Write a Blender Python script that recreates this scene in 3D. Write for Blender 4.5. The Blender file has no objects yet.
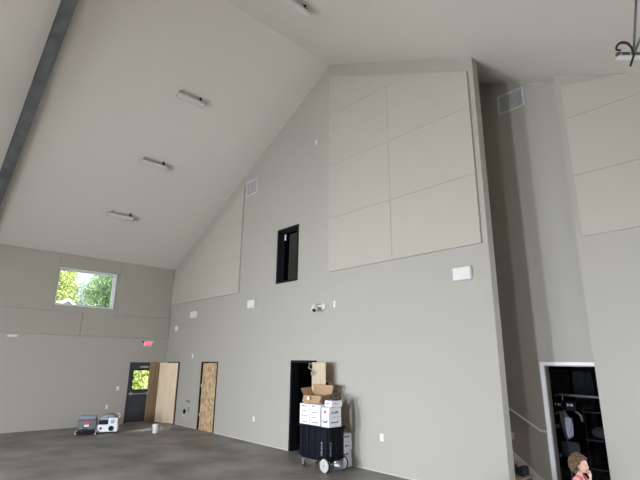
import bpy, bmesh, math, random
from mathutils import Vector, Matrix
from mathutils.geometry import tessellate_polygon
random.seed(7)
S = bpy.context.scene
COL = S.collection
PI = math.pi

# ------------------------------------------------------------------ materials
MATS = {}
def mat(name, c, rough=0.6, c2=None, scale=4.0, metal=0.0, bump=0.0, bscale=None, spec=0.5, kind='noise', stretch=(1,1,1), detail=4.0, lo=0.35, hi=0.65):
    if name in MATS: return MATS[name]
    m = bpy.data.materials.new(name); m.use_nodes = True
    nt = m.node_tree; b = nt.nodes['Principled BSDF']
    b.inputs['Roughness'].default_value = rough
    b.inputs['Metallic'].default_value = metal
    b.inputs['Specular IOR Level'].default_value = spec
    c = (*c, 1)
    b.inputs['Base Color'].default_value = c
    tc = nt.nodes.new('ShaderNodeTexCoord'); mp = nt.nodes.new('ShaderNodeMapping')
    nt.links.new(tc.outputs['Object'], mp.inputs['Vector']); mp.inputs['Scale'].default_value = stretch
    if c2 is None: c2 = tuple(x * 0.94 for x in c[:3])
    if kind == 'voronoi':
        tx = nt.nodes.new('ShaderNodeTexVoronoi'); tx.inputs['Scale'].default_value = scale; out = tx.outputs['Color']
        bw = nt.nodes.new('ShaderNodeRGBToBW'); nt.links.new(out, bw.inputs[0]); out = bw.outputs[0]
        lo, hi = 0.15, 0.85
    else:
        tx = nt.nodes.new('ShaderNodeTexNoise'); tx.inputs['Scale'].default_value = scale; tx.inputs['Detail'].default_value = detail
        out = tx.outputs['Fac']
    nt.links.new(mp.outputs[0], tx.inputs['Vector'])
    rp = nt.nodes.new('ShaderNodeValToRGB'); nt.links.new(out, rp.inputs[0])
    rp.color_ramp.elements[0].position = lo; rp.color_ramp.elements[1].position = hi
    rp.color_ramp.elements[0].color = (*c2[:3], 1); rp.color_ramp.elements[1].color = c
    nt.links.new(rp.outputs[0], b.inputs['Base Color'])
    if bump:
        n2 = nt.nodes.new('ShaderNodeTexNoise'); n2.inputs['Scale'].default_value = bscale or scale * 4; n2.inputs['Detail'].default_value = 3
        nt.links.new(mp.outputs[0], n2.inputs['Vector'])
        bp = nt.nodes.new('ShaderNodeBump'); bp.inputs['Strength'].default_value = bump; bp.inputs['Distance'].default_value = 0.01
        nt.links.new(n2.outputs['Fac'], bp.inputs['Height']); nt.links.new(bp.outputs[0], b.inputs['Normal'])
    MATS[name] = m
    return m
def emis(name, c, s):
    m = mat(name, c); b = m.node_tree.nodes['Principled BSDF']
    b.inputs['Emission Color'].default_value = (*c, 1); b.inputs['Emission Strength'].default_value = s
    return m
def glass(name, tint=(1, 1, 1), rough=0.0, ior=1.45):
    m = bpy.data.materials.new(name); m.use_nodes = True; nt = m.node_tree; nt.nodes.clear()
    o = nt.nodes.new('ShaderNodeOutputMaterial'); mx = nt.nodes.new('ShaderNodeMixShader')
    t = nt.nodes.new('ShaderNodeBsdfTransparent'); g = nt.nodes.new('ShaderNodeBsdfGlossy'); f = nt.nodes.new('ShaderNodeFresnel')
    t.inputs[0].default_value = (*tint, 1); g.inputs['Roughness'].default_value = rough; f.inputs[0].default_value = ior
    nt.links.new(f.outputs[0], mx.inputs[0]); nt.links.new(t.outputs[0], mx.inputs[1]); nt.links.new(g.outputs[0], mx.inputs[2])
    nt.links.new(mx.outputs[0], o.inputs[0])
    MATS[name] = m
    return m

WALL   = mat('warm_grey_wall_paint', (.398, .364, .294), .75, c2=(.392, .358, .289), scale=.5, bump=.03, bscale=150)
CEIL   = mat('white_ceiling_paint', (.635, .59, .495), .85, c2=(.628, .583, .489), scale=.4)
PANEL  = mat('cream_panel_fabric', (.458, .418, .330), .95, c2=(.452, .412, .325), scale=2, bump=.12, bscale=300, spec=.1)
PANELB = mat('taupe_panel_fabric', (.385, .352, .282), .95, c2=(.379, .346, .277), scale=2, bump=.12, bscale=300, spec=.1)
FLOOR  = mat('raw_concrete', (.29, .262, .222), .5, c2=(.130, .118, .100), scale=1.1, bump=.25, bscale=40, detail=12, lo=.32, hi=.68)
WHITE  = mat('white_trim_paint', (.78, .76, .71), .45, scale=3)
PLAST  = mat('white_plastic', (.74, .72, .67), .4, scale=8)
CREAMP = mat('cream_plastic', (.70, .67, .58), .45, scale=8)
LAMPW  = mat('white_lamp_housing', (.58, .55, .50), .4, scale=8)
LAMPL  = mat('frosted_lamp_lens', (.62, .59, .54), .4, scale=8)
BLACK  = mat('black_frame_paint', (.008, .008, .009), .55, scale=8, spec=.2)
CHAR   = mat('charcoal_door_paint', (.045, .048, .055), .4, c2=(.038, .04, .047), scale=5)
DARKRM = mat('unlit_room_shade', (.012, .013, .017), .9, scale=2)  # near-black colour carries the shade of the unlit rooms
STEEL  = mat('galvanised_steel', (.165, .165, .155), .55, c2=(.095, .098, .095), scale=3, metal=.2, detail=8)
CHROME = mat('brushed_metal', (.62, .62, .62), .3, scale=20, metal=.9)
PLY    = mat('birch_plywood', (.80, .62, .41), .6, c2=(.70, .53, .34), scale=1.6, stretch=(3, 3, .9), detail=6)
BROWN  = mat('brown_plywood', (.36, .23, .12), .6, c2=(.29, .18, .09), scale=2.5, stretch=(6, 6, .6), detail=6)
OSB    = mat('oriented_strand_board', (.66, .46, .25), .7, c2=(.33, .20, .095), scale=16, kind='voronoi', stretch=(1, 1, .55))
OAK    = mat('pale_oak_door', (.66, .52, .34), .5, c2=(.58, .44, .28), scale=2, stretch=(8, 8, .5))
TREAD  = mat('brown_stair_board', (.26, .15, .09), .6, c2=(.16, .09, .05), scale=4, stretch=(1, 6, 6))
CARD   = mat('brown_cardboard', (.40, .25, .13), .8, c2=(.36, .22, .115), scale=5)
CARDIN = mat('cardboard_edge', (.48, .32, .18), .8, scale=5)
CARTON = mat('white_carton', (.82, .81, .79), .55, c2=(.78, .77, .755), scale=4)
INK    = mat('dark_print', (.10, .10, .13), .6, scale=10)
GREYIN = mat('grey_print', (.42, .43, .48), .6, scale=10)
REDINK = mat('red_print', (.62, .05, .07), .6, scale=10)
CARTB  = mat('black_moulded_plastic', (.005, .006, .009), .6, scale=6, spec=.12)
RUBBER = mat('black_rubber', (.015, .015, .015), .7, scale=6)
WHEELC = mat('cream_wheel_plastic', (.46, .43, .36), .5, scale=6)
MACHG  = mat('grey_machine_casing', (.115, .105, .10), .5, c2=(.09, .082, .08), scale=5)
MACHL  = mat('blue_grey_lid', (.20, .23, .24), .45, scale=5)
DOME   = mat('grey_hood', (.20, .20, .205), .35, c2=(.14, .14, .145), scale=5)
SKIN   = mat('skin', (.74, .46, .34), .5, c2=(.70, .41, .30), scale=12)
LIPS   = mat('lip_skin', (.60, .24, .20), .45, scale=12)
HAIR   = mat('curly_brown_hair', (.30, .185, .095), .55, c2=(.060, .034, .016), scale=34)
PINK   = mat('coral_pink_cloth', (.72, .17, .19), .85, c2=(.62, .13, .16), scale=30)
SHOE   = mat('white_shoe', (.7, .7, .7), .5, scale=8)
EYEW   = mat('eye_white', (.8, .8, .8), .3, scale=8)
EYEB   = mat('eye_brown', (.05, .025, .012), .25, scale=8)
DKCLOTH= mat('dark_grey_cloth', (.040, .041, .045), .95, scale=9)
MIDCL  = mat('grey_cloth', (.17, .17, .175), .9, scale=9)
LTCL   = mat('pale_blue_grey_cloth', (.36, .38, .46), .9, scale=9)
BAGCL  = mat('charcoal_bag_cloth', (.10, .102, .105), .95, scale=9)
BLUE   = mat('blue_strap', (.03, .27, .48), .6, scale=9)
GRASS  = mat('grass', (.16, .26, .06), .9, c2=(.09, .16, .03), scale=3)
BARK   = mat('bark', (.10, .07, .05), .9, scale=6)
LEAFY  = mat('yellow_green_leaf', (.62, .68, .26), .6, c2=(.40, .50, .15), scale=.9)
LEAFG  = mat('mid_green_leaf', (.38, .52, .30), .6, c2=(.17, .28, .16), scale=.9)
LEAFB  = mat('blue_green_leaf', (.40, .50, .42), .6, c2=(.17, .25, .21), scale=.9)
SIDING = mat('white_siding', (.75, .75, .77), .6, scale=2)
ROOFM  = mat('grey_shingle', (.28, .28, .31), .8, scale=6)
GLASS  = glass('clear_pane')
RGLASS = glass('reflective_pane', (.8, .8, .8), .0, 2.0)
DGLASS = glass('grey_pane', (.55, .55, .58))
EXITR  = emis('lit_red_sign_face', (.90, .045, .11), .75)
EXITL  = emis('lit_sign_letters', (1.0, .30, .36), 1.0)
VENTW  = mat('vent_white_enamel', (.56, .54, .50), .45, scale=8)
VENTB  = mat('vent_shadow_grey', (.36, .35, .32), .8, scale=8)
REDW   = mat('red_wire', (.22, .02, .02), .5, scale=8)

# ------------------------------------------------------------------ mesh builders
class MB:
    """collects shapes, links them as ONE mesh object"""
    def __init__(s): s.bm = bmesh.new(); s.smooth = False
    def box(s, a, b, rot=None, piv=None):
        x0, y0, z0 = a; x1, y1, z1 = b
        v = [s.bm.verts.new(p) for p in ((x0,y0,z0),(x1,y0,z0),(x1,y1,z0),(x0,y1,z0),(x0,y0,z1),(x1,y0,z1),(x1,y1,z1),(x0,y1,z1))]
        for f in ((3,2,1,0),(4,5,6,7),(0,1,5,4),(1,2,6,5),(2,3,7,6),(3,0,4,7)): s.bm.faces.new([v[i] for i in f])
        if rot is not None:
            bmesh.ops.rotate(s.bm, verts=v, cent=piv or ((x0+x1)/2,(y0+y1)/2,(z0+z1)/2), matrix=rot)
        return s
    def prism(s, pts, vec):
        """closed planar polygon pts (3-D) extruded by vec"""
        vec = Vector(vec)
        a = [s.bm.verts.new(p) for p in pts]; b = [s.bm.verts.new(Vector(p) + vec) for p in pts]
        s.bm.faces.new(a); s.bm.faces.new(list(reversed(b)))
        n = len(a)
        for i in range(n): s.bm.faces.new([a[i], b[i], b[(i+1) % n], a[(i+1) % n]])
        return s
    def tube(s, pts, r, seg=10, r2=None):
        pts = [Vector(p) for p in pts]; n = len(pts); rings = []
        up = None
        for i, p in enumerate(pts):
            t = (pts[min(i+1, n-1)] - pts[max(i-1, 0)]).normalized()
            if up is None:
                up = Vector((0,0,1)) if abs(t.z) < .9 else Vector((1,0,0))
            u = t.cross(up).normalized(); w = u.cross(t).normalized(); up = w
            rr = r if r2 is None else r + (r2 - r) * i / max(1, n - 1)
            rings.append([s.bm.verts.new(p + u * rr * math.cos(2*PI*k/seg) + w * rr * math.sin(2*PI*k/seg)) for k in range(seg)])
        for a, b in zip(rings, rings[1:]):
            for k in range(seg): s.bm.faces.new([a[k], a[(k+1) % seg], b[(k+1) % seg], b[k]])
        s.bm.faces.new(list(reversed(rings[0]))); s.bm.faces.new(rings[-1])
        return s
    def cyl(s, a, b, r, seg=24, r2=None): return s.tube([a, b], r, seg, r2)
    def lathe(s, prof, cent=(0,0,0), axis='z', seg=28):
        rings = []
        for (r, h) in prof:
            ring = []
            for k in range(seg):
                c, n = r * math.cos(2*PI*k/seg), r * math.sin(2*PI*k/seg)
                p = {'z': (c, n, h), 'x': (h, c, n), 'y': (c, h, n)}[axis]
                ring.append(s.bm.verts.new(Vector(p) + Vector(cent)))
            rings.append(ring)
        for a, b in zip(rings, rings[1:]):
            for k in range(seg): s.bm.faces.new([a[k], a[(k+1) % seg], b[(k+1) % seg], b[k]])
        s.bm.faces.new(list(reversed(rings[0]))); s.bm.faces.new(rings[-1])
        return s
    def ball(s, c, r, sub=2, sc=(1,1,1), rot=None):
        m = Matrix.Translation(c) @ (rot.to_4x4() if rot is not None else Matrix()) @ Matrix.Diagonal((*[r * k for k in sc], 1))
        bmesh.ops.create_icosphere(s.bm, subdivisions=sub, radius=1, matrix=m)
        return s
    def quad(s, *p):
        s.bm.faces.new([s.bm.verts.new(q) for q in p]); return s
    def xf(s, M):
        bmesh.ops.transform(s.bm, matrix=M, verts=s.bm.verts); return s
    def bevel(s, w, seg=2):
        bmesh.ops.remove_doubles(s.bm, verts=s.bm.verts, dist=1e-6)
        e = [x for x in s.bm.edges if len(x.link_faces) == 2 and x.calc_face_angle(0) > .6]
        bmesh.ops.bevel(s.bm, geom=e, offset=w, segments=seg, profile=.5, affect='EDGES', clamp_overlap=True)
        return s
    def build(s, name, m, parent=None, smooth=None, label=None):
        bmesh.ops.recalc_face_normals(s.bm, faces=s.bm.faces)
        me = bpy.data.meshes.new(name); s.bm.to_mesh(me); s.bm.free()
        return link_mesh(name, me, m, parent, smooth, label)
def link_mesh(name, me, m, parent=None, smooth=None, label=None):
    me.materials.clear(); me.materials.append(m)
    if smooth:
        me.polygons.foreach_set('use_smooth', [True] * len(me.polygons))
        if smooth is not True: me.set_sharp_from_angle(angle=smooth)
    o = bpy.data.objects.new(name, me); COL.objects.link(o)
    if parent: o.parent = parent
    if label: o['label'] = label
    return o
def thing(name, label, cat, loc=(0,0,0), rotz=0, group=None):
    o = bpy.data.objects.new(name, None); COL.objects.link(o); o.empty_display_size = .1
    o.location = loc; o.rotation_euler = (0, 0, rotz)
    return tag(o, label, cat, group)
def tag(o, label, cat, group=None, kind=None):
    o['label'] = label; o['category'] = cat
    if group: o['group'] = group
    if kind: o['kind'] = kind
    return o
def struct(o, label, cat):
    return tag(o, label, cat, kind='structure')
def dup(root, loc, rotz=None, label=None):
    r = root.copy(); COL.objects.link(r); r.location = loc
    if rotz is not None: r.rotation_euler = (0, 0, rotz)
    if label: r['label'] = label
    for ch in list(root.children):
        c = ch.copy(); COL.objects.link(c); c.parent = r
        for g in list(ch.children):
            d = g.copy(); COL.objects.link(d); d.parent = c
    return r
SM = math.radians(40)

# ------------------------------------------------------------------ the hall's measures
XL = -16.8; XR = 1.65; YR = -12.8; XE = -3.75            # left wall, right wall, rear wall, free end of the gable wall
RX, RZ, SL, SR = -7.978, 10.356, .5397, .4886
def ztop(x): return RZ - (SL * (RX - x) if x < RX else SR * (x - RX))
WT = .21; YB = 1.33; YA = .95; XA = -2.56                # wall thickness, stair wall, alcove wall face, alcove wall edge

def wall_xz(xs, holes, y0, y1, top, mb, extra=.03):
    """wall in the XZ plane between y0 and y1 cut in strips, with holes (x0,x1,z0,z1)"""
    cuts = sorted(set(xs) | {h[0] for h in holes} | {h[1] for h in holes})
    for a, b in zip(cuts, cuts[1:]):
        mid = (a + b) / 2; z = 0.0
        for h in sorted((h for h in holes if h[0] <= mid <= h[1]), key=lambda h: h[2]):
            if h[2] - z > 1e-4: mb.box((a, y0, z), (b, y1, h[2]))
            z = h[3]
        mb.prism([(a, y0, z), (b, y0, z), (b, y0, top(b) + extra), (a, y0, top(a) + extra)], (0, y1 - y0, 0))
    return mb
def wall_yz(ys, holes, x0, x1, top, mb):
    cuts = sorted(set(ys) | {h[0] for h in holes} | {h[1] for h in holes})
    for a, b in zip(cuts, cuts[1:]):
        mid = (a + b) / 2; z = 0.0
        for h in sorted((h for h in holes if h[0] <= mid <= h[1]), key=lambda h: h[2]):
            if h[2] - z > 1e-4: mb.box((x0, a, z), (x1, b, h[2]))
            z = h[3]
        mb.box((x0, a, z), (x1, b, top))
    return mb

# ---- shell
struct(MB().box((XL - .3, YR - .3, -.2), (XR + .3, YB + 2.4, 0)).build('floor', FLOOR), 'dark bare concrete floor of the hall', 'floor')
H_PLY  = (-16.62, -15.64, 0, 2.08)
H_OSB  = (-14.05, -13.01, 0, 2.10)
H_CART = (-9.37, -8.38, 0, 2.17)
H_LOFT = (-10.13, -9.18, 4.26, 5.85)
struct(wall_xz([XL, RX, XE], [H_PLY, H_OSB, H_CART, H_LOFT], 0, WT, ztop, MB()).build('wall_gable', WALL), 'tall grey painted gable wall under the ridge', 'wall')
W1 = (-4.04, -2.17, 3.86, 5.12); D1 = (-1.33, -.20, 0, 2.05)
struct(wall_yz([YR, WT], [W1, D1], XL - .22, XL, ztop(XL) + .03, MB()).build('wall_left', WALL), 'low eave wall with the window and exit door', 'wall')
struct(wall_xz([-8.2, RX, XR], [(-3.525, -2.585, 0, 2.13)], YB, YB + .14, ztop, MB()).build('wall_stair', WALL), 'shaded wall behind the stairs with the storage doorway', 'wall')
struct(MB().prism([(XA, YA, 0), (XR, YA, 0), (XR, YA, ztop(XR) + .03), (XA, YA, ztop(XA) + .03)], (0, YB - YA - .002, 0)).build('wall_alcove', WALL), 'pale wall beside the storage doorway with cream panels', 'wall')
struct(MB().prism([(-8.2, WT, 0), (-8.2, YB, 0), (-8.2, YB, 10.2), (-8.2, WT, 10.2)], (.14, 0, 0)).build('wall_landing', WALL), 'wall closing the stairwell at its far upper end', 'wall')
# unseen rear and right walls carry openings mostly added for daylight lamps
REARW = [(-13.6, -12.2, .3, 2.6), (-10.6, -9.4, .3, 2.6), (-8.15, -7.45, .2, 3.0), (-5.30, -4.7, .2, 3.0), (-1.9, -1.4, .2, 2.6), (-9.3, -7.7, 6.2, 7.6)]  # tall pair follows the stair-wall shadow steps; high opening added to brighten the ceiling
struct(wall_xz([XL, RX, XR], REARW, YR - .2, YR, ztop, MB()).build('wall_rear', WALL), 'rear gable wall with tall windows and an added high opening', 'wall')
RIGHTW = [(-9.8, -8.8, .3, 2.4), (-.1, .85, .2, 3.6)]  # opening by the gable wall added to light its end face
struct(wall_yz([YR, YA], RIGHTW, XR, XR + .2, ztop(XR) + .03, MB()).build('wall_right', WALL), 'right eave wall with openings added for light', 'wall')
cb = MB()
cb.prism([(XL - .3, YR - .2, ztop(XL - .3)), (RX, YR - .2, RZ), (RX, YR - .2, RZ + .2), (XL - .3, YR - .2, ztop(XL - .3) + .2)], (0, WT - YR + .2, 0))
cb.prism([(RX, YR - .2, RZ), (XR + .3, YR - .2, ztop(XR + .3)), (XR + .3, YR - .2, ztop(XR + .3) + .2), (RX, YR - .2, RZ + .2)], (0, YB + .14 - YR + .2, 0))
struct(cb.build('ceiling', CEIL), 'white vaulted ceiling rising to a ridge', 'ceiling')

# rooms behind openings, shade put into the wall colour
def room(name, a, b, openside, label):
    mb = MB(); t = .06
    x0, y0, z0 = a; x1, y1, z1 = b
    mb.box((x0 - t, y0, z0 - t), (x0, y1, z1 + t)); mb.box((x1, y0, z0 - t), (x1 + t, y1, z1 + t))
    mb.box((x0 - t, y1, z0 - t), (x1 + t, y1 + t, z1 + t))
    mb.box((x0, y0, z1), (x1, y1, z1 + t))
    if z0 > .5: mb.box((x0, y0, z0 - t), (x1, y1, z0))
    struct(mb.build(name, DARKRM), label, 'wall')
room('wall_back_room', (-9.9, WT + .001, 0), (-8.27, 1.2, 2.7), 'y', 'shade-coloured dark walls of the room behind the cart doorway')
room('wall_loft_room', (-10.6, WT + .001, 3.6), (-8.7, 1.25, 6.3), 'y', 'shade-coloured dark walls of the loft room')
room('wall_storage', (-4.6, YB + .141, 0), (-1.2, YB + 2.2, 2.6), 'y', 'shade-coloured dark walls of the storage room')

# ---- baseboard strip
bb = MB()
for a, b in ((-15.56, -14.08), (-12.98, -9.40), (-8.36, XE)): bb.box((a, -.012, 0), (b, .0, .026))
struct(bb.build('baseboard_gable', mat('chalky_strip', (.50, .48, .44), .8, scale=6)), 'thin unpainted white strip along the foot of the gable wall', 'baseboard')

# ------------------------------------------------------------------ exit door on the left wall
y0, y1, _, zt = D1
d = struct(thing('door_1', '', ''), 'charcoal exit door with a glass light and panic bar', 'door'); d.location = (XL, -.765, 0)
def L(y): return y + .765
fr = MB(); w = .05
fr.box((-.2, L(y0), 0), (.02, L(y0) + w, zt)); fr.box((-.2, L(y1) - w, 0), (.02, L(y1), zt)); fr.box((-.2, L(y0) + w, zt - w), (.02, L(y1) - w, zt))
fr.build('frame', CHAR, d)
lf = MB(); a, b = L(y0) + w, L(y1) - w; ga, gb, gz0, gz1 = L(-1.19), L(-.36), 1.08, 1.80
lf.box((-.075, a, .01), (-.03, b, gz0)); lf.box((-.075, a, gz1), (-.03, b, zt - w)); lf.box((-.075, a, gz0), (-.03, ga, gz1)); lf.box((-.075, gb, gz0), (-.03, b, gz1))
leaf = lf.build('leaf', CHAR, d)
gf = MB(); t = .035
for q in (((-.08, ga, gz0), (-.018, gb, gz0 + t)), ((-.08, ga, gz1 - t), (-.018, gb, gz1)), ((-.08, ga, gz0 + t), (-.018, ga + t, gz1 - t)), ((-.08, gb - t, gz0 + t), (-.018, gb, gz1 - t))): gf.box(*q)
gf.build('glazing_bead', BLACK, leaf)
MB().box((-.055, ga + t, gz0 + t), (-.049, gb - t, gz1 - t)).build('pane', GLASS, leaf)
bar = MB(); bar.tube([(.045, a + .03, .97), (.045, b - .35, .97)], .022, 12)
bar.box((-.03, a + .02, .93), (.05, a + .14, 1.01)); bar.box((-.03, b - .42, .93), (.05, b - .33, 1.01))
bar.build('panic_bar', CHROME, leaf)
cl = MB(); cl.box((-.03, L(-.95), 1.86), (.03, L(-.66), 1.92)); cl.tube([(.01, L(-.68), 1.9), (.12, L(-.5), 1.96), (.02, L(-.42), 1.985)], .01, 8)
cl.build('door_closer', CHROME, leaf)
MB().box((-.2, L(y0) + w, 0), (.03, L(y1) - w, .012)).build('threshold', CHROME, d)
# sheet of brown plywood in front of its hinge side
tag(MB().box((XL + .022, -.615, .0), (XL + .04, -.21, 2.04)).build('plywood_sheet', BROWN), 'brown plywood sheet covering the side of the exit door', 'sheet of wood')

# ------------------------------------------------------------------ doorways in the gable wall
def frame_xz(parent, x0, x1, z1, m, w=.045, name='frame', y=(-.015, WT + .01), z0=None):
    mb = MB(); b = 0 if z0 is None else z0
    mb.box((x0, y[0], b), (x0 + w, y[1], z1)); mb.box((x1 - w, y[0], b), (x1, y[1], z1)); mb.box((x0 + w, y[0], z1 - w), (x1 - w, y[1], z1))
    if z0 is not None: mb.box((x0 + w, y[0], z0), (x1 - w, y[1], z0 + w))
    return mb.build(name, m, parent)
d = struct(thing('door_2', '', '', (H_PLY[1], 0, 0)), 'corner doorway with black frame and a pale plywood leaf standing ajar', 'door')
frame_xz(d, H_PLY[0] - H_PLY[1], 0, H_PLY[3], BLACK)
lw = .84; M = Matrix.Translation((-.045, -.02, 0)) @ Matrix.Rotation(math.radians(22), 4, 'Z')
leaf = MB().box((-lw, -.04, .015), (0, 0, 2.045)).xf(M).build('leaf', PLY, d)
hg = MB()
for z in (.25, 1.05, 1.85): hg.cyl((0, -.045, z), (0, -.045, z + .1), .012, 10)
hg.xf(M).build('hinge', CHROME, leaf)
# backing so nothing shows behind the ajar leaf
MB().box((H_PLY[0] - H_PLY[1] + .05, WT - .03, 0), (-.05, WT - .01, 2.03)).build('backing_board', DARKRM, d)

d = struct(thing('door_3', '', '', ((H_OSB[0] + H_OSB[1]) / 2, 0, 0)), 'narrow doorway closed off with strand board in a black frame', 'door')
hw = (H_OSB[1] - H_OSB[0]) / 2
frame_xz(d, -hw, hw, H_OSB[3], BLACK)
MB().box((-hw + .05, .03, .0), (hw - .05, .05, H_OSB[3] - .05)).build('board', OSB, d)
st = MB()
for z in (.35, 1.05, 1.8): st.box((hw - .05, .0, z), (hw - .02, .028, z + .12))
for z in (.4, 1.3): st.box((-hw + .02, .0, z), (-hw + .05, .028, z + .1))
st.build('strike_plate', CHROME, d)

d = struct(thing('door_4', '', '', (H_CART[1], 0, 0)), 'open doorway with black frame and pale oak leaf behind the cart', 'door')
frame_xz(d, H_CART[0] - H_CART[1], 0, H_CART[3], BLACK, w=.06)
M = Matrix.Translation((-.09, -.045, 0)) @ Matrix.Rotation(math.radians(-22), 4, 'Z')
leaf = MB().box((0, -.022, .012), (.82, .022, 2.125)).bevel(.003, 1).xf(M).build('leaf', OAK, d)
lv = MB(); lv.cyl((.75, -.02, 1.0), (.75, -.075, 1.0), .012, 12); lv.tube([(.75, -.07, 1.0), (.63, -.07, 1.0)], .01, 10); lv.cyl((.75, -.022, 1.0), (.75, -.032, 1.0), .03, 16)
lv.xf(M).build('lever_handle', CHROME, leaf)
cl = MB(); cl.box((.10, -.085, 1.83), (.34, -.022, 1.91)); cl.tube([(.22, -.055, 1.92), (.14, -.16, 2.0), (-.12, -.03, 2.09)], .012, 8); cl.box((-.2, -.04, 2.07), (-.04, -.01, 2.11))
cl.xf(M).build('door_closer', CHROME, leaf)

# loft window
xm = (H_LOFT[0] + H_LOFT[1]) / 2
d = struct(thing('window_2', '', '', (xm, 0, H_LOFT[2])), 'small dark loft window with black frame high in the gable wall', 'window')
hw = (H_LOFT[1] - H_LOFT[0]) / 2; hh = H_LOFT[3] - H_LOFT[2]
frame_xz(d, -hw, hw, hh, BLACK, w=.05, y=(-.02, WT + .01), z0=0)
frame_xz(d, -hw + .05, hw - .05, hh - .05, BLACK, w=.02, name='sash', y=(.17, .21), z0=.05)
MB().box((-hw + .065, .187, .065), (hw - .065, .193, hh - .065)).build('pane', RGLASS, d)
tag(MB().box((-10.045, .1845, 5.57), (-9.975, .1868, 5.74)).build('paper_sheet', WHITE), 'small white paper stuck on the dark loft window pane', 'paper')
tag(MB().box((-9.98, .32, 4.15), (-8.8, .36, 5.86)).build('door_slab', mat('slate_door_paint', (.55, .55, .53), .6, scale=4)), 'grey door slab standing behind the loft window', 'door')

# left wall window
y0, y1, z0, z1 = W1
d = struct(thing('window_1', '', '', (XL, (y0 + y1) / 2, z0)), 'white framed window high in the left wall with trees beyond', 'window')
hw = (y1 - y0) / 2; hh = z1 - z0
def frame_yz(parent, name, w, x, ins=0, m=WHITE):
    mb = MB()
    a, b, c, e = -hw + ins, hw - ins, ins, hh - ins
    mb.box((x[0], a, c), (x[1], a + w, e)); mb.box((x[0], b - w, c), (x[1], b, e)); mb.box((x[0], a + w, e - w), (x[1], b - w, e)); mb.box((x[0], a + w, c), (x[1], b - w, c + w))
    return mb.build(name, m, parent)
frame_yz(d, 'frame', .028, (-.21, .045))
sash = frame_yz(d, 'sash', .045, (-.19, -.13), .028)
MB().box((-.162, -hw + .07, .07), (-.157, hw - .07, hh - .07)).build('pane', GLASS, sash)

# ------------------------------------------------------------------ fabric wall panels
def poly_panel_xz(pts, y, name, label, m=PANEL, t=.05, group='fabric wall panels'):
    cx = sum(p[0] for p in pts) / len(pts); z0 = min(p[1] for p in pts)
    o = MB().prism([(x - cx, 0, z - z0) for x, z in pts], (0, -t, 0)).bevel(.004, 2).build('acoustic_panel', m)
    o.location = (cx, y, z0)
    return tag(o, label, 'wall panel', group)
g = .0025
def clip_top(x0, x1, z0, z1, zf):
    """column piece clipped by the sloped line zf"""
    pts = [(x0, z0), (x1, z0)]
    za, zb = zf(x0), zf(x1)
    if zb >= z1: pts.append((x1, z1))
    elif zb > z0: pts.append((x1, zb))
    if (za - z1) * (zb - z1) < 0:
        xi = x0 + (z1 - za) / (zb - za) * (x1 - x0)
        pts.append((xi, z1))
    pts.append((x0, min(za, z1)))
    return pts
zf = lambda x: 9.94 - .478 * (x + 7.95)
C1, C2, C3 = -7.95, -5.94, -3.86
for (a, b, n1) in ((C1, C2, 'beside the ridge'), (C2, C3, 'beside the stair opening')):
    for z_0, z_1, n2 in ((4.31, 5.70, 'bottom'), (5.70, 7.17, 'second'), (7.17, 8.66, 'third')):
        poly_panel_xz(clip_top(a + g, b - g, z_0 + g, z_1 - g, zf), -.0003, 'p', f'cream fabric panel, {n2} row of the large field, column {n1}')
xi = C1 + (9.94 - 8.66) / .478
poly_panel_xz([(C1 + g, 8.66 + g), (xi - .02, 8.66 + g), (C1 + g, 9.94)], -.0003, 'p', 'triangular cream fabric panel at the top of the large field')
zl = lambda x: 7.70 + .562 * (x + 12.05)
for z_0, z_1, n2 in ((4.20, 5.36, 'long bottom'), (5.36, 6.57, 'middle'), (6.57, 7.8, 'small topmost')):
    xa = max(-16.74, -12.05 + (z_0 - 7.70) / .562 + .03)
    pts = [(xa, z_0 + g), (-12.03, z_0 + g), (-12.03, min(z_1 - g, zl(-12.03)))]
    xt = -12.05 + (z_1 - g - 7.70) / .562
    if xt < -12.03: pts.append((xt, z_1 - g))
    if zl(xa) > z_0 + .1: pts.append((xa, zl(xa)))
    poly_panel_xz(pts, -.0003, 'p', f'{n2} sloped-end cream fabric panel on the gable wall near the left corner')
za = lambda x: 7.37 - .4886 * (x + 2.43)
for z_0, z_1, n2 in ((4.34, 5.49, 'bottom'), (5.49, 6.66, 'middle'), (6.66, 7.6, 'sloped top')):
    poly_panel_xz(clip_top(-2.44, .6, z_0 + g, z_1 - g, za), YA - .0003, 'p', f'{n2} cream fabric panel on the wall beside the storage doorway')
def panel_left(ya, yb, z0, z1, label):
    o = MB().box((0, -(yb - ya) / 2, 0), (.04, (yb - ya) / 2, z1 - z0)).bevel(.004, 2).build('acoustic_panel', PANELB)
    o.location = (XL + .0003, (ya + yb) / 2, z0)
    tag(o, label, 'wall panel', 'fabric wall panels')
panel_left(-3.13, -.03, 2.90, 3.665, 'low taupe fabric panel above the exit sign')
panel_left(-6.12, -3.14, 2.90, 3.665, 'low taupe fabric panel above the oval emergency light')
panel_left(-1.99, -.03, 3.675, 5.56, 'upper taupe fabric panel between window and corner')
panel_left(-6.12, -4.055, 3.675, 5.56, 'upper taupe fabric panel on the far side of the window')
panel_left(-4.05, -1.995, 5.14, 5.56, 'taupe fabric panel directly above the window')

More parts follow.
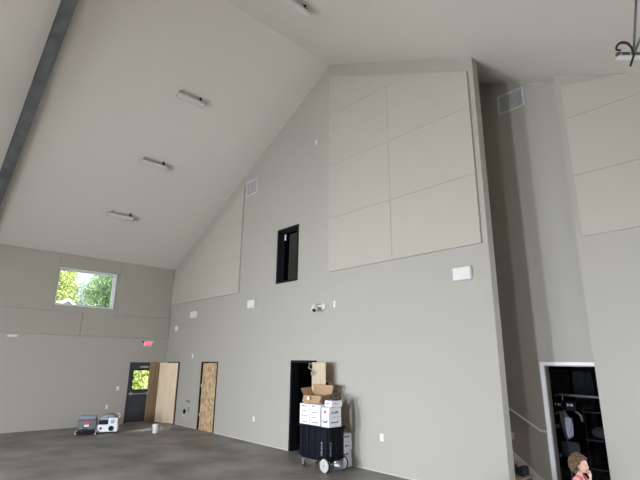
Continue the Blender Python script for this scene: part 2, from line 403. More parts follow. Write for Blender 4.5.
# ------------------------------------------------------------------ steel rafter
bm_ = MB()
ya, yb = -6.43, -6.18
def slope_pts(x, off): return (x, 0, ztop(x) - off)
ym = (ya + yb) / 2
xa, xb = XL + .001, RX - .02
def slab(o0, o1, y_0, y_1, mb):
    mb.prism([(xa, y_0, ztop(xa) - o0), (xb, y_0, ztop(xb) - o0), (xb, y_0, ztop(xb) - o1), (xa, y_0, ztop(xa) - o1)], (0, y_1 - y_0, 0))
rt = thing('steel_rafter', 'grey galvanised steel rafter running up under the ceiling slope', 'steel beam', (0, 0, 0))
m1 = MB(); slab(.30, .282, ya, yb, m1); m1.build('bottom_flange', STEEL, rt)
m1 = MB(); slab(.282, .02, ym - .008, ym + .008, m1); m1.build('web', STEEL, rt)
m1 = MB(); slab(.02, .001, ya, yb, m1); m1.build('top_flange', STEEL, rt)
for k in range(7):
    x = -16.2 + k * 1.25; z = ztop(x)
    m1 = MB(); m1.prism([(x, ym + .008, z - .282), (x, yb, z - .282), (x, yb, z - .02), (x, ym + .008, z - .02)], (.012, 0, 0)); m1.build('stiffener_plate', STEEL, rt)
    m1 = MB(); m1.prism([(x, ya, z - .282), (x, ym - .008, z - .282), (x, ym - .008, z - .02), (x, ya, z - .02)], (.012, 0, 0)); m1.build('stiffener_plate', STEEL, rt)

# ------------------------------------------------------------------ ceiling lights
def make_light(label, loc, slope):
    """axis along y, hung by two stems; local origin on the ceiling"""
    t = thing('ceiling_light', label, 'ceiling light', loc, 0, 'ceiling lights'); t.scale = (1.2, 1.08, 1.0)
    R_ = Matrix.Rotation(-math.atan(slope), 4, 'Y')
    hl = .37; dz = -.17
    T = Matrix.Translation((0, 0, dz)) @ R_
    MB().prism([(-.045, -hl, .055), (.045, -hl, .055), (.085, -hl, 0), (.085, -hl, -.012), (-.085, -hl, -.012), (-.085, -hl, 0)], (0, 2 * hl, 0)).xf(T).build('housing', LAMPW, t)
    prof = [(-.075, -.012), (-.06, -.045), (-.03, -.06), (.03, -.06), (.06, -.045), (.075, -.012)]
    MB().prism([(x, -hl + .025, z) for x, z in prof], (0, 2 * hl - .05, 0)).xf(T).build('lens', LAMPL, t)
    for s in (-1, 1):
        e = MB().prism([(-.09, s * hl, -.02), (.09, s * hl, -.02), (.09, s * hl, .005), (.05, s * hl, .06), (-.05, s * hl, .06), (-.09, s * hl, .005)], (0, s * .012, 0)).xf(T)
        e.build('end_cap', LAMPW, t)
        MB().cyl((0, s * .26, dz + .05), (0, s * .26, .03), .007, 8).build('stem', STEEL, t)
    j = MB().cyl((0, .27, -.065), (0, .27, .03), .026, 16); j.tube([(0, .27, -.06), (.04, .29, -.1), (.03, .30, -.13)], .012, 8)
    j.build('junction_box', BLACK, t)
    return t
l0 = make_light('white ceiling light highest on the left slope, nearest the ridge', (-10.28, -3.02, ztop(-10.28)), SL)
dup(l0, (-12.46, -2.97, ztop(-12.46)), label='white ceiling light in the middle of the left slope row')
dup(l0, (-14.60, -3.02, ztop(-14.60)), label='white ceiling light lowest on the left slope, nearest the window wall')
make_light('white ceiling light on the right slope just past the ridge', (-6.00, -2.95, ztop(-6.0)), -SR)

# hanging strut with cable
HX, HY, HZ = -1.055, -1.50, 6.03
ht = thing('hanging_strut', 'metal strut hung on threaded rods from the ceiling', 'hanger', (HX, HY, HZ), math.radians(46))
MB().box((0, -.02, 0), (.7, .02, .038)).build('strut_channel', STEEL, ht)
MB().box((.0, -.05, -.045), (.7, .03, -.03)).build('tray', PLAST, ht)
for x in (.04, .16, .55): MB().box((x, -.025, -.032), (x + .02, .025, .045)).build('clamp', CHROME, ht)
ci = ht.rotation_euler.to_matrix().inverted()
for p, q in (((-.90, -1.345, 6.05), (-.66, -1.75, 6.80)), ((-.895, -1.34, 6.05), (-.40, -1.75, 6.68))):
    v0 = ci @ (Vector(p) - Vector((HX, HY, HZ))); v1 = ci @ (Vector((q[0], q[1], ztop(q[0]) + .02)) - Vector((HX, HY, HZ)))
    MB().cyl(v0, v1, .014, 8).build('threaded_rod', STEEL, ht)
ct = thing('power_cable', 'black cable with a dark red core looped over the hanging strut', 'cable', (HX + .075, HY - .03, HZ - .01), math.radians(46))
rr = .10
pts = [Vector((rr * math.cos(a), -.035, .012 + rr * 1.05 * math.sin(a))) for a in [PI - k * PI / 12 for k in range(13)]]
pts += [pts[-1] + Vector((.0, -.005, -.09)), pts[-1] + Vector((-.075, -.015, -.25))]
pts = [pts[0] + Vector((.05, .0, -.012))] + pts
cb_ = MB().tube(pts, .014, 8).build('sheath', RUBBER, ct)
MB().tube([p + Vector((.0, -.008, .010)) for p in pts[3:11]], .009, 8).build('core', REDW, ct, label='dark red core')

# ------------------------------------------------------------------ vents
def make_vent(label, x, y, z, w, h, n):
    t = thing('air_vent', label, 'vent', (x, y, z), 0, 'air vents')
    f = MB(); b = .045
    f.box((-w/2, -.02, 0), (-w/2 + b, 0, h)); f.box((w/2 - b, -.02, 0), (w/2, 0, h)); f.box((-w/2 + b, -.02, 0), (w/2 - b, 0, b)); f.box((-w/2 + b, -.02, h - b), (w/2 - b, 0, h))
    f.build('frame', VENTW, t)
    MB().box((-w/2 + b, -.004, b), (w/2 - b, .002, h - b)).build('backing', VENTB, t)
    s = MB(); k = int(round((h - 2*b) / .045))
    R_ = Matrix.Rotation(math.radians(35), 3, 'X')
    for i in range(k):
        z_ = b + (i + .5) * (h - 2*b) / k
        s.box((-w/2 + b, -.017, z_ - .003), (w/2 - b, -.003, z_ + .003), rot=R_)
    s.build('louver', VENTW, t)
    m = MB()
    for i in range(1, n): x_ = -w/2 + i * w / n; m.box((x_ - .004, -.021, b), (x_ + .004, -.002, h - b))
    m.build('mullion', VENTW, t)
make_vent('square white air vent at the top of the gable wall by the sloped panels', -11.62, .002, 7.37, .62, .52, 3)
make_vent('white slatted air vent high on the shaded stair wall', -3.58, YB - .001, 7.52, .60, .47, 12)

# ------------------------------------------------------------------ small wall devices
def device(name, label, cat, x, y, z, w, h, t, m=PLAST, group=None, extra=None):
    th = thing(name, label, cat, (x, y, z), 0, group)
    MB().box((-w/2, -t, -h/2), (w/2, 0, h/2)).bevel(min(w, h, t) * .18, 2).build('cover', m, th)
    if extra: extra(th, w, h, t)
    return th
def grille(th, w, h, t):
    MB().box((-w*.42, -t - .006, -h*.40), (w*.42, -t + .001, h*.40)).bevel(.003, 1).build('grille', CREAMP, th)
def holes_(th, w, h, t):
    for s in (-1, 1): MB().box((-w*.22, -t - .002, s*h*.2 - h*.11), (w*.22, -t + .001, s*h*.2 + h*.11)).build('socket', WHITE, th)
def rocker(th, w, h, t):
    MB().box((-w*.2, -t - .005, -h*.28), (w*.2, -t + .001, h*.28)).build('switch_rocker', WHITE, th)
G = 'cream wall speakers'
device('wall_speaker', 'large cream box below the big panel field near the stair opening', 'speaker', -4.29, .002, 3.78, .37, .25, .09, CREAMP, G, grille)
device('wall_speaker', 'cream box below and left of the loft window', 'speaker', -11.24, .002, 3.78, .36, .25, .09, CREAMP, G, grille)
device('wall_speaker', 'cream box just under the sloped-end panels near the corner', 'speaker', -14.82, .002, 3.70, .40, .24, .09, CREAMP, G, grille)
t = thing('round_strobe', 'round white alarm strobe on the gable wall beside the corner', 'alarm', (-16.17, .002, 3.27))
MB().lathe([(.001, -.05), (.06, -.05), (.10, -.03), (.11, 0)], axis='y').build('cover', PLAST, t, SM); MB().lathe([(.001, -.075), (.03, -.072), (.045, -.05)], axis='y').build('lens', LAMPL, t, SM)
device('sensor_plate', 'small white plate above the strand board doorway', 'switch', -14.71, .002, 2.28, .09, .17, .02, PLAST, 'white wall plates', rocker)
device('sensor_plate', 'narrow white plate beside the security camera', 'switch', -7.76, .002, 3.50, .06, .15, .02, WHITE, 'white wall plates')
device('sensor_plate', 'tiny white sensor under the ceiling near the large panel field', 'sensor', -8.49, .002, 8.10, .08, .14, .03, WHITE, 'white wall plates')
device('power_outlet', 'white outlet low between strand board and cart doorway', 'outlet', -10.92, .002, .60, .08, .13, .012, WHITE, 'white wall outlets', holes_)
device('power_outlet', 'white outlet on the bare gable wall right of the cart', 'outlet', -6.38, .002, .66, .09, .14, .012, WHITE, 'white wall outlets', holes_)
device('power_outlet', 'white outlet on the stair wall below the handrail', 'outlet', -4.27, YB - .001, .82, .09, .12, .03, WHITE, 'white wall outlets', holes_)
def reader(th, w, h, t):
    MB().box((-w*.38, -t - .008, -h*.05), (w*.12, -t + .001, h*.42)).build('reader_face', BLACK, th)
device('card_reader', 'white and black reader on the wall behind the open oak door', 'card reader', -7.95, .002, 1.60, .15, .19, .035, PLAST, None, reader)
def left_device(name, label, cat, y, z, w, h, group, ex):
    o = device(name, label, cat, XL + .001, y, z, w, h, .014, WHITE, group, ex); o.rotation_euler.z = PI / 2
left_device('light_switch', 'white light switch beside the exit door', 'switch', -1.66, 1.17, .09, .14, 'white wall plates', rocker)
left_device('power_outlet', 'white outlet low on the wall above the two machines', 'outlet', -1.95, .58, .08, .13, 'white wall outlets', holes_)
t = thing('emergency_light', 'oval white emergency light under the taupe panels', 'emergency light', (XL + .001, -5.02, 2.80))
MB().ball((.02, 0, 0), 1, 3, (.055, .16, .05)).build('cover', PLAST, t, True)
MB().box((0, -.12, -.045), (.03, .12, .045)).bevel(.008, 2).build('back_plate', PLAST, t)
# exit sign
t = thing('exit_sign', 'small lit red exit sign above the exit door', 'sign', (XL + .001, -.78, 2.62))
MB().box((0, -.145, 0), (.05, .145, .19)).bevel(.006, 2).build('housing', PLAST, t)
MB().box((.045, -.125, .018), (.052, .125, .172)).build('face', EXITR, t)
fc = bpy.data.curves.new('letters', 'FONT'); fc.body = 'EXIT'; fc.size = .125; fc.align_x = 'CENTER'; fc.align_y = 'CENTER'; fc.extrude = .0015; fc.offset = .003
tmp = bpy.data.objects.new('tmp', fc); COL.objects.link(tmp)
me = bpy.data.meshes.new_from_object(tmp.evaluated_get(bpy.context.evaluated_depsgraph_get()))
bpy.data.objects.remove(tmp); bpy.data.curves.remove(fc)
me.transform(Matrix.Translation((.0545, 0, .095)) @ Matrix.Rotation(PI/2, 4, 'Z') @ Matrix.Rotation(PI/2, 4, 'X'))
link_mesh('letters', me, EXITL, t)
for s in (-1, 1):
    MB().lathe([(.008, -.02), (.03, 0), (.034, .035), (.001, .036)], (.03, s * .18, .15), 'x', 16).build('lamp_head', CHAR if s < 0 else PLAST, t, SM)
# security camera
t = thing('security_camera', 'white security camera with black lens on the gable wall', 'camera', (-8.22, .002, 3.42))
MB().lathe([(.001, -.05), (.075, -.05), (.08, -.01), (.08, 0)], (.08, 0, .05), 'y').build('wall_mount', PLAST, t, SM)
MB().tube([(.08, -.04, .05), (.05, -.12, .06), (-.03, -.17, .03)], .026, 12).build('arm', PLAST, t, SM)
Mc = Matrix.Translation((-.04, -.20, .0)) @ Matrix.Rotation(math.radians(35), 4, 'Z') @ Matrix.Rotation(math.radians(32), 4, 'X')
MB().lathe([(.001, .11), (.07, .11), (.082, .08), (.082, -.07), (.07, -.10), (.001, -.10)], (0, 0, 0), 'y').xf(Mc).build('body', PLAST, t, SM)
MB().lathe([(.045, -.098), (.045, -.125), (.03, -.14), (.001, -.145)], (0, 0, 0), 'y').xf(Mc).build('lens', BLACK, t, SM)
# rough-in plumbing by the strand board doorway
device('utility_box', 'dark grey slot box on the wall between the two boarded doorways', 'electrical box', -14.80, .002, .80, .27, .075, .02, DOME)
t = thing('drain_pipe', 'black pipe opening with white rim low between the boarded doorways', 'pipe', (-14.97, .002, .47))
MB().lathe([(.001, 0), (.07, 0), (.075, -.03), (.055, -.035), (.001, -.03)], axis='y').build('opening', BLACK, t, SM)
MB().lathe([(.03, 0), (.04, -.06), (.03, -.062), (.001, -.05)], (0, 0, -.13), 'y').build('stub', PLAST, t, SM)
t = thing('water_pipe', 'thin dark pipe stub beside the black pipe opening', 'pipe', (-14.66, .002, .54))
MB().tube([(0, 0, .07), (0, -.035, .07), (0, -.04, -.05)], .018, 10).build('stub', DOME, t, SM)

# ------------------------------------------------------------------ stairs, handrail, storage door casing
t = thing('staircase', 'brown board stairs climbing behind the gable wall end', 'stairs', (-3.95, 0, 0))
run, rise = .25, .187
for k in range(14):
    x = -k * run
    MB().box((x - .02, WT + .012, k * rise), (x, YB - .03, (k + 1) * rise - .028)).build('riser', TREAD, t)
    MB().box((x - run - .02, WT + .012, (k + 1) * rise - .028), (x + .025, YB - .03, (k + 1) * rise)).bevel(.006, 2).build('tread', mat('pale_stair_nosing', (.46, .33, .23), .6, scale=5), t)
sk = lambda x: .53 - .745 * (x + 4.26)
pts = [(-3.57, 0), (-3.57, .02), (-3.60, sk(-3.60)), (-7.6, sk(-7.6)), (-7.6, sk(-7.6) - .42), (-4.0, 0)]
MB().prism([(x + 3.95, YB - .027, z) for x, z in pts], (0, .025, 0)).build('skirt_board', WHITE, t)
tag(MB().box((-4.085, 1.04, .189), (-3.985, 1.285, .335)).bevel(.008, 2).build('tool_case', DKCLOTH), 'small dark grey case on a stair tread against the skirting', 'case')
hr = thing('handrail', 'white round handrail sloping down the stair wall', 'handrail', (-3.68, YB, .95))
MB().tube([(-1.9, -.07, 1.18), (-.6, -.07, .385), (-.03, -.07, .035), (.0, -.068, .02), (.045, -.05, .012), (.055, -.001, .012)], .021, 12).build('rail', WHITE, hr, SM)
for x, z in ((-.585, .375), (-1.5, .935)):
    MB().tube([(x, .002, z - .09), (x, -.055, z - .085), (x, -.07, z - .01)], .011, 8).build('bracket', BLACK, hr, SM)
tr = MB()
tr.box((-3.595, YB - .022, 0), (-3.525, YB, 2.13)); tr.box((-3.595, YB - .022, 2.13), (XA + .1, YB, 2.185))
struct(tr.build('trim_1', WHITE), 'white casing around the storage doorway', 'door trim')
jb = MB(); jb.box((-3.525, YB - .015, 0), (-3.505, YB + .15, 2.13)); jb.box((-3.505, YB - .015, 2.11), (-2.585, YB + .15, 2.13))
struct(jb.build('trim_2', mat('raw_wood_jamb', (.42, .36, .31), .6, scale=5)), 'unpainted wood jamb inside the storage doorway', 'door trim')

# ------------------------------------------------------------------ storage room contents
YS = YB + .68
t = thing('garment_rack', 'dark garment rack with chrome post inside the storage room', 'rack', (-3.55, YS + .10, 0))
MB().tube([(-.14, 0, 1.55), (-.05, -.02, 1.575), (.12, 0, 1.57), (.9, 0, 1.55)], .024, 10).build('top_rail', DOME, t)
for x in (0.0, .88): MB().cyl((x, 0, .02), (x, 0, 1.56), .011, 10).build('post', CHROME, t)
b = MB(); b.box((-.15, -.06, 0), (1.0, .06, .04)); b.build('base', BLACK, t)
def drape(name, label, x, z0, z1, w, m, y=YS - .12, skew=0, cat='cloth', thick=.05, amp=.02):
    mb = MB(); nx, nz = 10, 12; top = []
    for side in (0, 1):
        gr = []
        for j in range(nz + 1):
            v = j / nz; row = []
            for i in range(nx + 1):
                u = i / nx - .5
                ww = w * (.55 + .45 * math.sin(PI * min(1, .25 + v * .6)))
                row.append(mb.bm.verts.new((x + u * ww + skew * v, y + amp * math.sin(u * 16 + v * 2) + side * thick * (1 - abs(u) * 1.2), z1 + (z0 - z1) * v + .02 * math.sin(u * 5) * v)))
            gr.append(row)
        top.append(gr)
        for j in range(nz):
            for i in range(nx): mb.bm.faces.new([gr[j][i], gr[j][i+1], gr[j+1][i+1], gr[j+1][i]])
    a, c = top
    for j in range(nz):
        mb.bm.faces.new([a[j][0], a[j+1][0], c[j+1][0], c[j][0]]); mb.bm.faces.new([a[j][nx], c[j][nx], c[j+1][nx], a[j+1][nx]])
    for i in range(nx):
        mb.bm.faces.new([a[0][i], c[0][i], c[0][i+1], a[0][i+1]]); mb.bm.faces.new([a[nz][i], a[nz][i+1], c[nz][i+1], c[nz][i]])
    return tag(mb.build(name, m, None, True), label, cat)
drape('towel', 'pale blue-grey towel hanging in the storage room', -3.375, .84, 1.19, .12, LTCL, y=YS - .22, cat='towel')
drape('jacket', 'grey jacket hanging beside the chrome post', -3.50, .80, 1.28, .13, MIDCL, skew=.05, cat='jacket')
drape('garment_bag', 'tall dark grey garment bag at the back of the storage room', -3.56, 1.20, 2.00, .40, BAGCL, y=YB + 2.05, cat='garment bag')
drape('garment_bag', 'dark garment bag hanging near the storage doorway jamb', -4.02, 1.54, 2.04, .42, BAGCL, y=YB + 2.05, cat='garment bag')
for x, n in ((-3.555, 'nearer the doorway jamb'), (-3.335, 'above the pale towel')):
    p = thing('equipment_case', f'black equipment case with a pale label {n}', 'case', (x, YS - .08, 1.30), 0, 'black equipment cases')
    MB().box((-.10, -.07, 0), (.10, .12, .17)).bevel(.012, 2).build('body', CARTB, p)
    q = MB()
    for k, w in enumerate((.022, .012, .026, .016)): q.box((-.055 + k * .029, -.073, .085), (-.055 + k * .029 + w * .8, -.069, .085 + (.035 if k % 2 else .045)))
    q.build('label', CREAMP, p, label='pale printed label')
def arc(name, label, c, r, a0, a1, rad, m, cat):
    pts = [(c[0] + r * math.cos(a0 + (a1 - a0) * k / 10), c[1], c[2] + r * math.sin(a0 + (a1 - a0) * k / 10)) for k in range(11)]
    tag(MB().tube(pts, rad, 10).build(name, m, None, SM), label, cat)
arc('hose_loop', 'curved grey hose beside the pale towel', (-3.33, YS - .1, 1.16), .15, 1.2, -.2, .022, MIDCL, 'hose')
arc('hose_loop', 'curved grey hose over the grey jacket', (-3.52, YS - .16, 1.14), .13, 2.4, .4, .018, MIDCL, 'hose')
for z, x0, x1, n in ((1.015, -3.76, -3.575, 'upper'), (.50, -3.78, -3.60, 'lower')):
    tag(MB().tube([(x0, YS - .13, z), ((x0 + x1) / 2, YS - .16, z - .02), (x1, YS - .13, z + .01)], .034, 10).build('blue_strap', BLUE, None, SM), f'{n} blue strap bundle beside the storage doorway jamb', 'strap')
drape('folded_tarp', 'grey tarp draped low in the storage room', -3.42, .50, .76, .30, DKCLOTH, y=YS - .16, cat='tarp', amp=.04)
t = thing('storage_shelf', 'dark shelf unit at the back of the storage room', 'shelf', (-2.98, YS + .35, 0))
for x in (-.3, .5):
    for y in (0, .4): MB().cyl((x, y, 0), (x, y, 1.3), .018, 8).build('post', BLACK, t)
for z in (.25, .75, 1.25): MB().box((-.32, -.02, z), (.52, .42, z + .025)).build('shelf_board', BLACK, t)
tag(MB().ball((-3.05, YS + .55, .778 + .11), 1, 3, (.2, .16, .11)).build('duffel_bag', DKCLOTH, None, True), 'dark rounded bag on the storage shelf', 'bag')

# ------------------------------------------------------------------ the cart
t = thing('dish_cart', 'black ribbed plastic cart with two big cream wheels', 'cart', (-7.50, -.65, 0))
x0, x1, y0_, y1_ = -.42, .43, -.235, .235
MB().box((x0, y0_, .22), (x1, y1_, .80)).bevel(.03, 3).build('body', CARTB, t, SM)
rb = MB()
for k in range(5):
    x = x0 + .05 + k * (x1 - x0 - .1) / 4
    for y in (y0_, y1_): rb.box((x - .045, y - .018, .22), (x + .045, y + .018, .80))
for y in (-.16, 0, .16):
    for x in (x0, x1): rb.box((x - .018, y - .04, .22), (x + .018, y + .04, .80))
rb.bevel(.012, 2).build('rib', CARTB, t, SM)
MB().box((x0 - .04, y0_ - .04, .80), (x1 + .04, y1_ + .04, .845)).bevel(.014, 2).build('top_tray', CARTB, t, SM)
MB().box((x0 + .03, y0_ + .02, .185), (x1 - .02, y1_ - .02, .22)).build('chassis', CARTB, t)
for y in (-.265, .265):
    wh = MB().lathe([(.001, -.02), (.04, -.026), (.10, -.022), (.124, -.022), (.124, .022), (.10, .022), (.04, .026), (.001, .02)], (.39, y, .135), 'y').build('wheel', WHEELC, t, SM)
    MB().lathe([(.123, -.018), (.132, -.014), (.135, 0), (.132, .014), (.123, .018)], (.39, y, .135), 'y').build('tire', RUBBER, wh, SM)
    MB().lathe([(.001, -.036), (.014, -.034), (.015, 0), (.014, .034), (.001, .036)], (.39, y, .135), 'y', 16).build('hub', CHROME, wh, SM)
MB().cyl((.39, -.25, .135), (.39, .25, .135), .012, 10).build('axle', CHROME, t)
br = MB()
for y in (-.17, .17): br.box((.35, y - .01, .13), (.42, y + .01, .20))
br.build('axle_bracket', CHROME, t)
for y in (-.19, .19):
    c = MB(); c.box((-.37, y - .03, .165), (-.29, y + .03, .185)); c.box((-.36, y - .028, .05), (-.30, y - .022, .17)); c.box((-.36, y + .022, .05), (-.30, y + .028, .17))
    cc = c.build('caster_fork', CHROME, t)
    MB().lathe([(.001, -.02), (.045, -.02), (.055, -.01), (.055, .01), (.045, .02), (.001, .02)], (-.33, y, .056), 'y', 18).build('caster_wheel', RUBBER, cc, SM)
lt = MB()
for k, hgt in enumerate((.05, .038, .045, .036, .04)):
    z = .30 + k * .055
    lt.box((.265, y0_ - .026, z), (.315, y0_ - .019, z + hgt)); 
lt.build('lettering', mat('worn_pale_print', (.22, .23, .26), .6, c2=(.05, .05, .06), scale=40), t, label='worn pale lettering up the rib')
lt = MB()
for k, hgt in enumerate((.05, .038, .045, .036, .04)):
    z = .30 + k * .055
    lt.box((x1 + .019, -.18, z), (x1 + .026, -.145, z + hgt))
lt.build('lettering', MATS['worn_pale_print'], t, label='worn pale lettering up the rib')

# ---- white cartons
def carton(label, x, y, z, w, d_, h, group, seed, red=False, rot=0):
    rnd = random.Random(seed)
    t = thing('carton', label, 'box', (x, y, z), rot, group)
    MB().box((-w/2, -d_/2, .001), (w/2, d_/2, h - .002)).bevel(.004, 1).build('body', CARTON, t)
    p = MB()
    def marks(face):
        n = rnd.randint(4, 6); u = -.32; base = .35 + rnd.random() * .2
        for k in range(n):
            wd = (.04 + rnd.random() * .09); hh_ = .10 + rnd.random() * .16
            if u + wd > .34: break
            a0, a1 = u, u + wd; u += wd + .02
            zz = h * (base + rnd.random() * .06)
            if face == 'y': p.box((a0 * w, -d_/2 - .0015, zz), (a1 * w, -d_/2 + .001, zz + h * hh_))
            else: p.box((w/2 - .001, a0 * d_, zz), (w/2 + .0015, a1 * d_, zz + h * hh_))
    if not red: marks('y')
    marks('x')
    p.box((w * .34, -d_/2 - .0015, h * .78), (w * .42, -d_/2 + .001, h * .88))
    p.build('printing', INK, t)
    MB().box((-w/2 - .0008, -.02, h - .0025), (w/2 + .0008, .02, h - .0008)).build('tape', GREYIN, t)
    if red:
        r = MB(); r.prism([(-w*.26, -d_/2 - .002, h*.42), (w*.22, -d_/2 - .002, h*.42), (-w*.02, -d_/2 - .002, h*.80)], (0, .003, 0)); r.build('red_triangle', REDINK, t, label='red triangle mark')
    return t
GB = 'white cartons on the cart'
zc = .846; bh = .104
names = ('bottom', 'second', 'third', 'topmost')
for c, (x, n) in enumerate(((-7.80, 'column nearest the doorway'), (-7.465, 'middle column'))):
    for k in range(4):
        carton(f'white printed carton on the black cart, {n}, {names[k]} of four', x, -.69, zc + k * bh, .325, .36, bh, GB, 10 + c * 7 + k, rot=random.uniform(-.02, .02))
carton('white carton at the bottom of the near end stack on the cart', -7.135, -.71, zc, .225, .36, .190, GB, 41)
carton('white carton with a red triangle on the near end stack', -7.14, -.71, zc + .190, .225, .36, .190, GB, 42, red=True, rot=.03)
carton('small flat white carton on top of the near end stack', -7.19, -.60, zc + .3815, .22, .30, .125, GB, 43, rot=-.05)
tag(MB().lathe([(.001, 0), (.06, .0), (.10, .03), (.115, .07), (.108, .07), (.095, .035), (.055, .008), (.001, .008)], (-7.15, -.58, zc + .508)).build('clear_bowl', glass('clear_plastic', (.96, .96, .97), .1), None, SM), 'clear plastic bowl on the small flat white carton', 'bowl')
# open cardboard box
t = thing('cardboard_box', 'open brown cardboard box with raised flaps on the white cartons', 'box', (-7.66, -.62, zc + 4 * bh + .002), math.radians(10))
w, d_, h = .49, .36, .17; th = .006
b = MB(); b.box((-w/2, -d_/2, 0), (w/2, d_/2, th)); b.box((-w/2, -d_/2, th), (w/2, -d_/2 + th, h)); b.box((-w/2, d_/2 - th, th), (w/2, d_/2, h)); b.box((-w/2, -d_/2 + th, th), (-w/2 + th, d_/2 - th, h)); b.box((w/2 - th, -d_/2 + th, th), (w/2, d_/2 - th, h))
b.build('body', CARD, t)
def flap(pts, n): MB().prism(pts, n).build('flap', CARD, t)
flap([(-w/2, d_/2, h), (w/2, d_/2, h), (w/2 + .03, d_/2 + .04, h + .20), (-w/2 - .05, d_/2 + .04, h + .22)], (0, -.005, 0))
flap([(w/2, -d_/2, h), (w/2, d_/2, h), (w/2 + .12, d_/2 + .0, h + .05), (w/2 + .13, -d_/2, h + .03)], (0, 0, -.005))
flap([(-w/2, -d_/2, h), (-w/2, d_/2, h), (-w/2 - .09, d_/2, h + .15), (-w/2 - .09, -d_/2, h + .14)], (-.005, 0, 0))
flap([(-w/2, -d_/2, h), (w/2, -d_/2, h), (w/2 - .01, -d_/2 - .07, h - .14), (-w/2 + .01, -d_/2 - .07, h - .14)], (0, -.005, 0))
MB().box((.12, -d_/2 - .0015, .02), (.22, -d_/2 + .001, .05)).build('printing', INK, t)
tag(MB().box((-7.70, -.90, 1.345), (-7.62, -.898, 1.41)).bevel(.0005, 1).build('shipping_label', WHITE), 'small white paper slip stuck on the cardboard box flap', 'label')
# stack by the wall
for k in range(4):
    carton(f'white carton in the stack against the wall behind the cart, {names[k]} of four', -7.335 + (.01, -.012, .006, -.004)[k], -.165, .0 + k * .165, .27, .28, .165, 'white cartons stacked by the wall', 60 + k, red=False)
st = MB().box((-7.30, -.3075, .555), (-7.24, -.305, .63)); tag(st.build('red_sticker', REDINK), 'red mark on the topmost carton by the wall', 'sticker')

# ------------------------------------------------------------------ machines and bucket by the exit door
t = thing('floor_machine', 'dark grey sloped-front machine with a red badge on the floor', 'machine', (-15.20, -2.98, 0), math.radians(66)); t.scale = (.86, 1, 1)
# local: -y is the front
MB().prism([(-.29, -.20, .07), (-.29, -.15, .40), (-.29, .20, .40), (-.29, .20, .07)], (.58, 0, 0)).bevel(.015, 2).build('casing', MACHG, t)
MB().prism([(-.25, -.08, .405), (-.25, -.04, .52), (-.25, .18, .52), (-.25, .18, .405)], (.50, 0, 0)).bevel(.012, 2).build('lid', MACHL, t)
MB().box((-.31, -.26, .05), (.31, .22, .10)).bevel(.01, 2).build('base', BLACK, t)
MB().box((-.06, -.1735, .30), (.09, -.163, .37)).build('badge', REDINK, t, label='red badge')
MB().box((-.08, -.188, .22), (.07, -.176, .275)).build('label', WHITE, t, label='white label')
MB().tube([(-.24, -.27, .13), (-.1, -.30, .15), (.1, -.30, .13), (.24, -.27, .14)], .03, 10).build('hose', RUBBER, t, SM)
MB().lathe([(.001, -.02), (.05, -.02), (.06, 0), (.001, .02)], (-.13, -.25, .16), 'y', 18).build('knob', MACHL, t, SM)
for x in (-.30, .30):
    for y in (-.2, .16): MB().lathe([(.001, -.02), (.05, -.02), (.055, 0), (.05, .02), (.001, .02)], (x, y, .056), 'x', 16).build('wheel', RUBBER if y > 0 else PLAST, t, SM)

t = thing('floor_machine', 'white and grey machine with round hood and black dial on the floor', 'machine', (-15.12, -2.42, 0), math.radians(64))
MB().box((-.32, -.26, .05), (.30, .18, .25)).bevel(.012, 2).build('base_box', CARTON, t)
hood = [(.27 * math.cos(a), .27 * math.sin(a)) for a in [PI * k / 16 for k in range(17)]]
MB().prism([(x + .02, .17, .27 + z) for x, z in hood], (0, -.30, 0)).bevel(.02, 3).build('hood', DOME, t, SM)
MB().box((-.24, -.17, .25), (.02, -.125, .37)).build('opening', BLACK, t)
MB().box((.03, -.24, .25), (.29, -.02, .43)).bevel(.012, 2).build('control_box', CARTON, t)
MB().lathe([(.001, -.02), (.055, -.02), (.06, 0)], (.15, -.24, .33), 'y', 20).build('gauge', GREYIN, t, SM)
MB().lathe([(.001, -.04), (.07, -.04), (.075, 0)], (.13, -.26, .145), 'y', 20).build('dial', BLACK, t, SM)
MB().box((-.18, -.275, .12), (-.13, -.255, .18)).build('switch', BLACK, t)
MB().box((-.08, -.142, .38), (.10, -.128, .405)).build('nameplate', GREYIN, t)
for x in (-.27, .25):
    for y in (-.2, .12): MB().cyl((x, y, 0), (x, y, .05), .03, 12).build('foot', RUBBER, t)
MB().tube([(.30, -.1, .42), (.33, -.1, .5), (.26, -.02, .56)], .012, 8).build('cord', PLAST, t, SM)

t = thing('paint_bucket', 'white lidded bucket standing on the concrete near the corner', 'bucket', (-14.12, -1.35, 0))
MB().lathe([(.001, 0), (.078, 0), (.086, .01), (.094, .23), (.001, .23)]).build('pail', PLAST, t, SM)
MB().lathe([(.001, .23), (.10, .228), (.10, .25), (.09, .255), (.001, .25)]).build('lid', WHITE, t, SM)
MB().tube([(.095 * math.cos(a), -.06 * math.sin(a) - .06, .21 - .1 * math.sin(a)) for a in [PI * k / 10 for k in range(11)]], .004, 6).build('handle', CHROME, t)
# cardboard box at the very bottom edge
t = thing('cardboard_box', 'brown cardboard box on the floor below the bare gable wall', 'box', (-3.72, -1.02, 0), math.radians(40)); t.scale = (1, 1, .93)
MB().box((-.2, -.2, 0), (.2, .2, .40)).bevel(.004, 1).build('body', CARD, t)
MB().prism([(-.2, -.2, .401), (0, 0, .445), (.2, -.2, .401)], (0, .005, 0)).xf(Matrix()).build('flap', CARD, t)
for s in (-1, 1):
    MB().prism([(s * .2, -.2, .402), (s * .2, .2, .402), (s * .015, .2, .455), (s * .015, -.2, .455)], (0, 0, .005)).build('flap', CARD, t)

